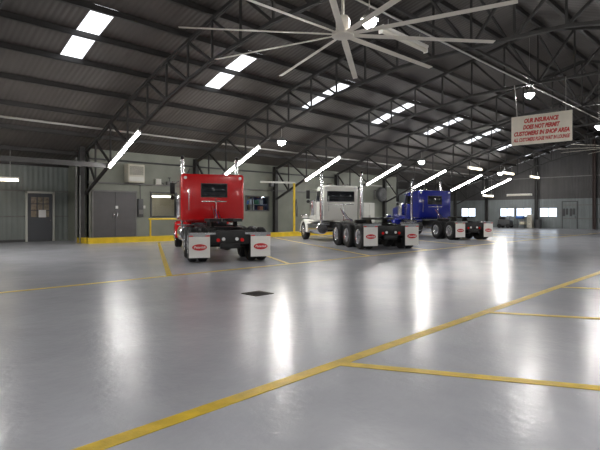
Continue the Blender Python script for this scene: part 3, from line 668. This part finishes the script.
def truck(name_label, paint, loc, heading, tri=False, sleeper=True, cab_y=4.0, wide=2.36, axle=7.9, win=(-.5, .5, 2.1, 2.56), roof=2.96, flap_z=(.17, .79), tip=True):
    t = thing('semi_truck', name_label, 'truck', loc, heading - PI / 2, 'truck tractors parked in the angled bays')
    # chassis
    fr = MB()
    for s in (-1, 1):
        fr.span((s * .43 - .04, .22, .74), (s * .43 + .04, axle + .75, 1.02))
    for y in (.3, 1.35, 2.7, 4.3, 5.8): fr.span((-.4, y - .06, .78), (.4, y + .06, .98))
    fr.build('frame_rail', 'black', t)
    rp = MB().span((-.62, .12, .56), (.62, .2, .98), bevel=.02).span((-.3, .1, .42), (.3, .2, .58), bevel=.02)
    rp.build('rear_panel', 'black', t)
    for s in (-1, 1):
        MB().lathe([(0, 0), (.055, 0), (.058, .02), (.04, .04), (0, .045)], 'Y', (s * .36, .075, .68), 16).build('tail_light', 'lampred', t)
        MB().lathe([(0, 0), (.052, 0), (.055, .02), (.04, .04), (0, .045)], 'Y', (s * .2, .075, .71), 16).build('reverse_light', 'lampwhite', t)
    axles = [.7, 2.05] + ([3.4] if tri else [])
    for y in axles:
        ax = MB().tube([(-.9, y, .525), (.9, y, .525)], .085, 12)
        ax.lathe([(0, -.26), (.12, -.25), (.2, -.12), (.22, 0), (.2, .12), (.12, .22), (0, .25)], 'Y', (0, y, .55), 20)
        ax.build('axle', 'black', t)
        for s in (-1, 1):
            wheel(t, s * 1.065, y, s); wheel(t, s * .755, y, s)
    fa = MB().tube([(-.9, axle, .5), (.9, axle, .5)], .06, 10); fa.build('axle', 'black', t)
    for s in (-1, 1): wheel(t, s * 1.03, axle, s, r=.53, wid=.3, deep=False)
    # suspension blocks between the rear wheels
    sp = MB()
    for s in (-1, 1):
        sp.box((s * .5, (axles[0] + axles[1]) / 2, .66), (.1, 1.5, .14), bevel=.02)
        for y in axles: sp.lathe([(0, 0), (.13, 0), (.15, .08), (.13, .16), (0, .16)], 'Z', (s * .5, y - .3, .6), 14)
    sp.build('suspension', 'black', t)
    # fifth wheel
    fw = MB()
    P = [(-.58, -.1), (-.52, -.5), (-.18, -.7), (-.05, -.1), (.05, -.1), (.18, -.7), (.52, -.5), (.58, -.1), (.58, .35), (.3, .55), (-.3, .55), (-.58, .35)]
    fw.prism(P, .09, (0, 1.4, 1.22), (1, 0, 0), (0, 1, 0), (0, 0, 1))
    for s in (-1, 1): fw.prism([(0, 1.02), (.5, 1.02), (.4, 1.22), (.1, 1.22)], .08, (s * .38 - .04, 1.2, 0), (0, 1, 0), (0, 0, 1), (1, 0, 0))
    fw.span((-.5, .9, 1.02), (.5, 2.0, 1.05)).build('fifth_wheel', 'black', t)
    # deck plate behind the cab
    MB().span((-.42, 2.9, 1.02), (.42, cab_y - .1, 1.05)).box((0, 3.1, 1.12), (.7, .3, .16), bevel=.03).build('deck_plate', 'black', t)
    # mud flaps
    z0, z1 = flap_z
    for s in (-1, 1):
        br = MB().span((min(s * .44, s * 1.23), .06, z1 + .06), (max(s * .44, s * 1.23), .11, z1 + .12)).span((min(s * .61, s * 1.23), .045, z1), (max(s * .61, s * 1.23), .075, z1 + .1))
        br.build('flap_bracket', 'alu', t)
        for q in (.68, 1.16): MB().span((s * q - .06, .03, z1 + .005), (s * q + .06, .046, z1 + .035)).build('reflector', 'lampred', t)
        f = rbox((min(s * .61, s * 1.22), .04, z0), (max(s * .61, s * 1.22), .052, z1), .004, 1).build('mud_flap', 'flap', t)
        zc = z0 + (z1 - z0) * .5
        o = oval_mesh(.215, .095, .03, .04, 'oval').build('emblem', 'oval', f); o.location = (s * .915, 0, zc)
        l = bpy.data.objects.new('lettering', FLAP_TXT); C.objects.link(l); l.parent = f; l.location = (s * .915, .0285, zc); l.rotation_euler = (PI / 2, 0, 0)
        k = .35 / (max(v.co.x for v in FLAP_TXT.vertices) - min(v.co.x for v in FLAP_TXT.vertices)); l.scale = (k, k, 1)
    # cab and sleeper
    hw = wide / 2
    cy = cab_y + (.95 if sleeper else .0)
    cabw = .93 if sleeper else hw
    if sleeper:
        sl = rbox((-hw, cab_y, 1.2), (hw, cab_y + .92, roof), .1, 3); sl.build('sleeper', paint, t)
    c = MB()   # cab side profile extruded across
    prof = [(cy, 1.12), (cy, roof - .1), (cy + .1, roof - .02), (cy + .95, roof - .06), (cy + 1.15, roof - .22), (cy + 1.4, 2.15), (cy + 1.4, 1.12)]
    c.prism(prof, cabw * 2, (-cabw, 0, 0), (0, 1, 0), (0, 0, 1), (1, 0, 0))
    bmesh.ops.bevel(c.bm, geom=[e for e in c.bm.edges], offset=.05, segments=3, affect='EDGES', profile=.5)
    cab = c.build('cab', paint, t)
    # glass
    wn = MB().box(((win[0] + win[1]) / 2, cab_y - .012, (win[2] + win[3]) / 2), (win[1] - win[0], .03, win[3] - win[2]), bevel=.012).build('rear_window', 'darkglass', t)
    gk = MB(); tw = .035
    gk.span((win[0] - tw, cab_y - .022, win[2] - tw), (win[0], cab_y + .02, win[3] + tw), bevel=.008).span((win[1], cab_y - .022, win[2] - tw), (win[1] + tw, cab_y + .02, win[3] + tw), bevel=.008)
    gk.span((win[0], cab_y - .022, win[3]), (win[1], cab_y + .02, win[3] + tw), bevel=.008).span((win[0], cab_y - .022, win[2] - tw), (win[1], cab_y + .02, win[2]), bevel=.008).build('window_seal', 'black', wn)
    for s in (-1, 1):
        MB().prism([(cy + .35, 2.12), (cy + 1.25, 2.12), (cy + 1.08, roof - .3), (cy + .35, roof - .3)], .02, (s * cabw - .008, 0, 0), (0, 1, 0), (0, 0, 1), (1, 0, 0)).build('side_window', 'darkglass', t)
        MB().tube([(s * (cabw + .04), cy + .2, 1.4), (s * (cabw + .05), cy + .2, 2.2)], .018, 8).build('grab_handle', 'chrome', t)
    ws = MB(); ws.bar((-cabw + .12, cy + 1.3, 2.48), (cabw - .12, cy + 1.3, 2.48), .03, .52).build('windshield', 'darkglass', t)
    # roof lights and visor
    for k in range(5): MB().lathe([(0, 0), (.05, 0), (.04, .06), (0, .08)], 'Z', (-.7 + .35 * k, cy + .85, roof - .06), 10).build('marker_light', mat_amber, t)
    MB().bar((-cabw, cy + 1.2, roof - .2), (cabw, cy + 1.2, roof - .2), .28, .03).build('visor', paint, t)
    for s in (-1, 1): MB().tube([(s * .45, cy + .05, roof + .03), (s * .45, cy + .6, roof + .06), (s * .45, cy + .85, roof + .06)], [.02, .03, .055], 10).build('air_horn', 'chrome', t)
    # rear details on the cab back
    z = roof - .15
    for s in (-1, 1): MB().lathe([(0, -.04), (.055, -.03), (.06, 0), (0, .01)], 'Y', (s * (hw - .16), cab_y, z), 14).build('work_light', 'lampwhite', t)
    MB().tube([(-hw + .28, cab_y - .05, 1.6), (-hw + .28, cab_y - .07, 2.0), (-hw + .28, cab_y - .05, 2.4)], .014, 8).build('grab_handle', 'chrome', t)
    MB().span((win[0], cab_y - .03, win[2] - .2), (win[1], cab_y - .005, win[2] - .17)).build('trim_strip', 'chrome', t)
    MB().tube([(.08, cab_y - .2, 1.05), (.08, cab_y - .2, 1.75), (.08, cab_y - .1, 2.05)], .018, 8).build('hose_post', 'chrome', t)
    for k, (hm, dx) in enumerate((('hosered', -.1), ('hoseblue', .0), ('rubber', .12))):
        pts = [(dx + .05, cab_y - .1, 1.75 - .1 * k), (dx + .1, cab_y - .5, 1.35 - .04 * k), (dx + .15 * k - .1, cab_y - .9, 1.15), (dx * .6, cab_y - 1.25, 1.2), (dx * .4, cab_y - 1.5, 1.14)]
        MB().tube(pts, .016, 8).build('air_hose', hm, t)
    # hood, grille, fenders, bumper
    h0, h1 = cy + 1.38, axle + .78
    hd = MB()
    a = [(-.78, 1.1), (-.78, 1.95), (-.6, 2.12), (.6, 2.12), (.78, 1.95), (.78, 1.1)]; b = [(-.55, 1.02), (-.55, 1.8), (-.42, 1.93), (.42, 1.93), (.55, 1.8), (.55, 1.02)]
    va = [hd.bm.verts.new((x, h0, z)) for x, z in a]; vb = [hd.bm.verts.new((x, h1, z)) for x, z in b]
    hd.bm.faces.new(va[::-1]); hd.bm.faces.new(vb)
    for k in range(6): hd.bm.faces.new((va[k], va[(k + 1) % 6], vb[(k + 1) % 6], vb[k]))
    bmesh.ops.bevel(hd.bm, geom=list(hd.bm.edges), offset=.05, segments=3, affect='EDGES')
    hd.build('hood', paint, t)
    g = MB().span((-.5, h1 - .02, .75), (.5, h1 + .05, 1.86), bevel=.03)
    for k in range(11): g.span((-.44 + k * .085, h1 + .05, .8), (-.42 + k * .085, h1 + .07, 1.8))
    g.build('grille', 'chrome', t)
    MB().box((0, h1 + .12, .58), (2.35, .14, .42), bevel=.04).build('bumper', 'chrome', t)
    for s in (-1, 1):
        f = MB(); R = .64; ring = []
        for k in range(15):
            an = math.radians(-8 + 196 * k / 14); co, si = math.cos(an), math.sin(an)
            xi, xo = s * .5, s * 1.2
            drop = .0
            ring.append([f.bm.verts.new((xi, axle - R * co, .53 + R * si)), f.bm.verts.new((xo - s * .06, axle - R * co, .53 + R * si)), f.bm.verts.new((xo, axle - (R - .07) * co, .53 + (R - .07) * si)), f.bm.verts.new((xo - s * .02, axle - (R - .14) * co, .53 + (R - .14) * si)), f.bm.verts.new((xo - s * .05, axle - (R - .05) * co, .53 + (R - .05) * si)), f.bm.verts.new((xi, axle - (R - .04) * co, .53 + (R - .04) * si))])
        for p, q in zip(ring, ring[1:]):
            for j in range(6): f.bm.faces.new((p[j], p[(j + 1) % 6], q[(j + 1) % 6], q[j]))
        f.bm.faces.new(ring[0][::-1]); f.bm.faces.new(ring[-1])
        f.build('fender', paint, t)
        MB().box((s * .88, h1 + .0, 1.32), (.4, .2, .22), bevel=.06, seg=3).box((s * .6, h1 - .03, 1.28), (.3, .06, .07), bevel=.01).build('headlight', 'chrome', t)
        # tanks, steps, boxes
        ty0, ty1 = cab_y + .35, cab_y + 1.95
        MB().lathe([(0, ty0), (.27, ty0), (.32, ty0 + .05), (.32, ty1 - .05), (.27, ty1), (0, ty1)], 'Y', (s * .9, 0, .7), 28).build('fuel_tank', 'alu', t)
        MB().span((min(s * .62, s * 1.22), ty0 + .3, 1.03), (max(s * .62, s * 1.22), ty1 - .2, 1.06)).build('step', 'alu', t)
        MB().box((s * .85, ty1 + .32, .68), (.55, .5, .5), bevel=.03).build('tool_box', 'alu', t)
        # air cleaner
        MB().lathe([(0, 1.38), (.17, 1.38), (.19, 1.42), (.19, 1.98), (.21, 2.0), (.21, 2.14), (.14, 2.22), (0, 2.22)], 'Z', (s * 1.02, cy + 1.62, 0), 22).build('air_cleaner', 'chrome', t)
        # exhaust stack with cut tip
        sx, sy = s * (1.06 if sleeper else hw + .14), cab_y + (1.04 if sleeper else -.12)
        st = MB().tube([(sx, sy, 1.15), (sx, sy, 1.3), (sx, sy, 3.35), (sx, sy, 3.5), (sx, sy - (.06 if tip else 0), 3.63)], [.075, .075, .075, .073, .07], 16)
        st.tube([(sx, sy, 1.35), (sx, sy, 2.35)], .1, 16)
        sk = st.build('exhaust_stack', 'chrome', t)
        MB().tube([(sx, sy - (.06 if tip else 0), 3.6), (sx, sy - (.11 if tip else 0), 3.72)], .066, 14).build('stack_tip', 'black', sk)
        MB().tube([(sx, sy, 1.2), (sx, sy + .1, 1.0), (s * .6, sy + .2, .95)], .06, 10).build('exhaust_pipe', 'alu', t)
        # mirror
        mr = MB().box((s * 1.36, cy + 1.45, 2.52), (.2, .07, .46), bevel=.02).build('mirror', 'black', t)
        MB().tube([(s * cabw, cy + 1.3, 2.75), (s * 1.36, cy + 1.45, 2.8), (s * 1.36, cy + 1.45, 2.2), (s * cabw, cy + 1.3, 2.15)], .014, 8).build('mirror_arm', 'chrome', mr)
        MB().lathe([(0, -.02), (.09, -.02), (.09, .02), (0, .02)], 'Y', (s * 1.36, cy + 1.44, 2.14), 14).build('convex_mirror', 'black', mr)
    return t
mat_amber = mat('amber_lens', (.8, .3, .02), .2)
def cam2w(xc, zc): return ((zc + xc) / math.sqrt(2), (zc - xc) / math.sqrt(2), 0)
truck('red truck tractor with red sleeper cab and white mud flaps, nearest the camera', 'red', cam2w(-2.06, 14.6), math.radians(62.5), win=(-.42, .5, 2.12, 2.58))
truck('white truck tractor with three rear axles and wide rear window, between the others', 'white', cam2w(3.74, 19.9), math.radians(60.5), tri=True, sleeper=False, cab_y=6.0, wide=1.92, axle=9.05, win=(-.72, .72, 2.14, 2.62), roof=2.98, flap_z=(.17, .93))
truck('dark blue truck tractor with blue sleeper cab, farthest of the three', 'blue', cam2w(9.75, 27.3), math.radians(62.0), win=(-.5, .45, 2.1, 2.58), flap_z=(.17, .93))

# ------------------------------------------------------------------ world, camera, colour
w = bpy.data.worlds.new('World'); S.world = w; w.use_nodes = True
bg = w.node_tree.nodes['Background']; bg.inputs[0].default_value = (.93, .96, 1, 1); bg.inputs[1].default_value = 2.6
cam = bpy.data.cameras.new('Camera'); co_ = bpy.data.objects.new('Camera', cam); C.objects.link(co_)
co_.location = (0, 0, H); co_.rotation_euler = (PI / 2, 0, -PI / 4)
cam.sensor_width = 36; cam.lens = 490 / 600 * 36; cam.shift_y = -11 / 600; cam.clip_end = 400
S.camera = co_
S.view_settings.view_transform = 'Standard'; S.view_settings.look = 'None'; S.view_settings.gamma = 1
S.view_settings.exposure = 0.32
S.view_settings.use_curve_mapping = False
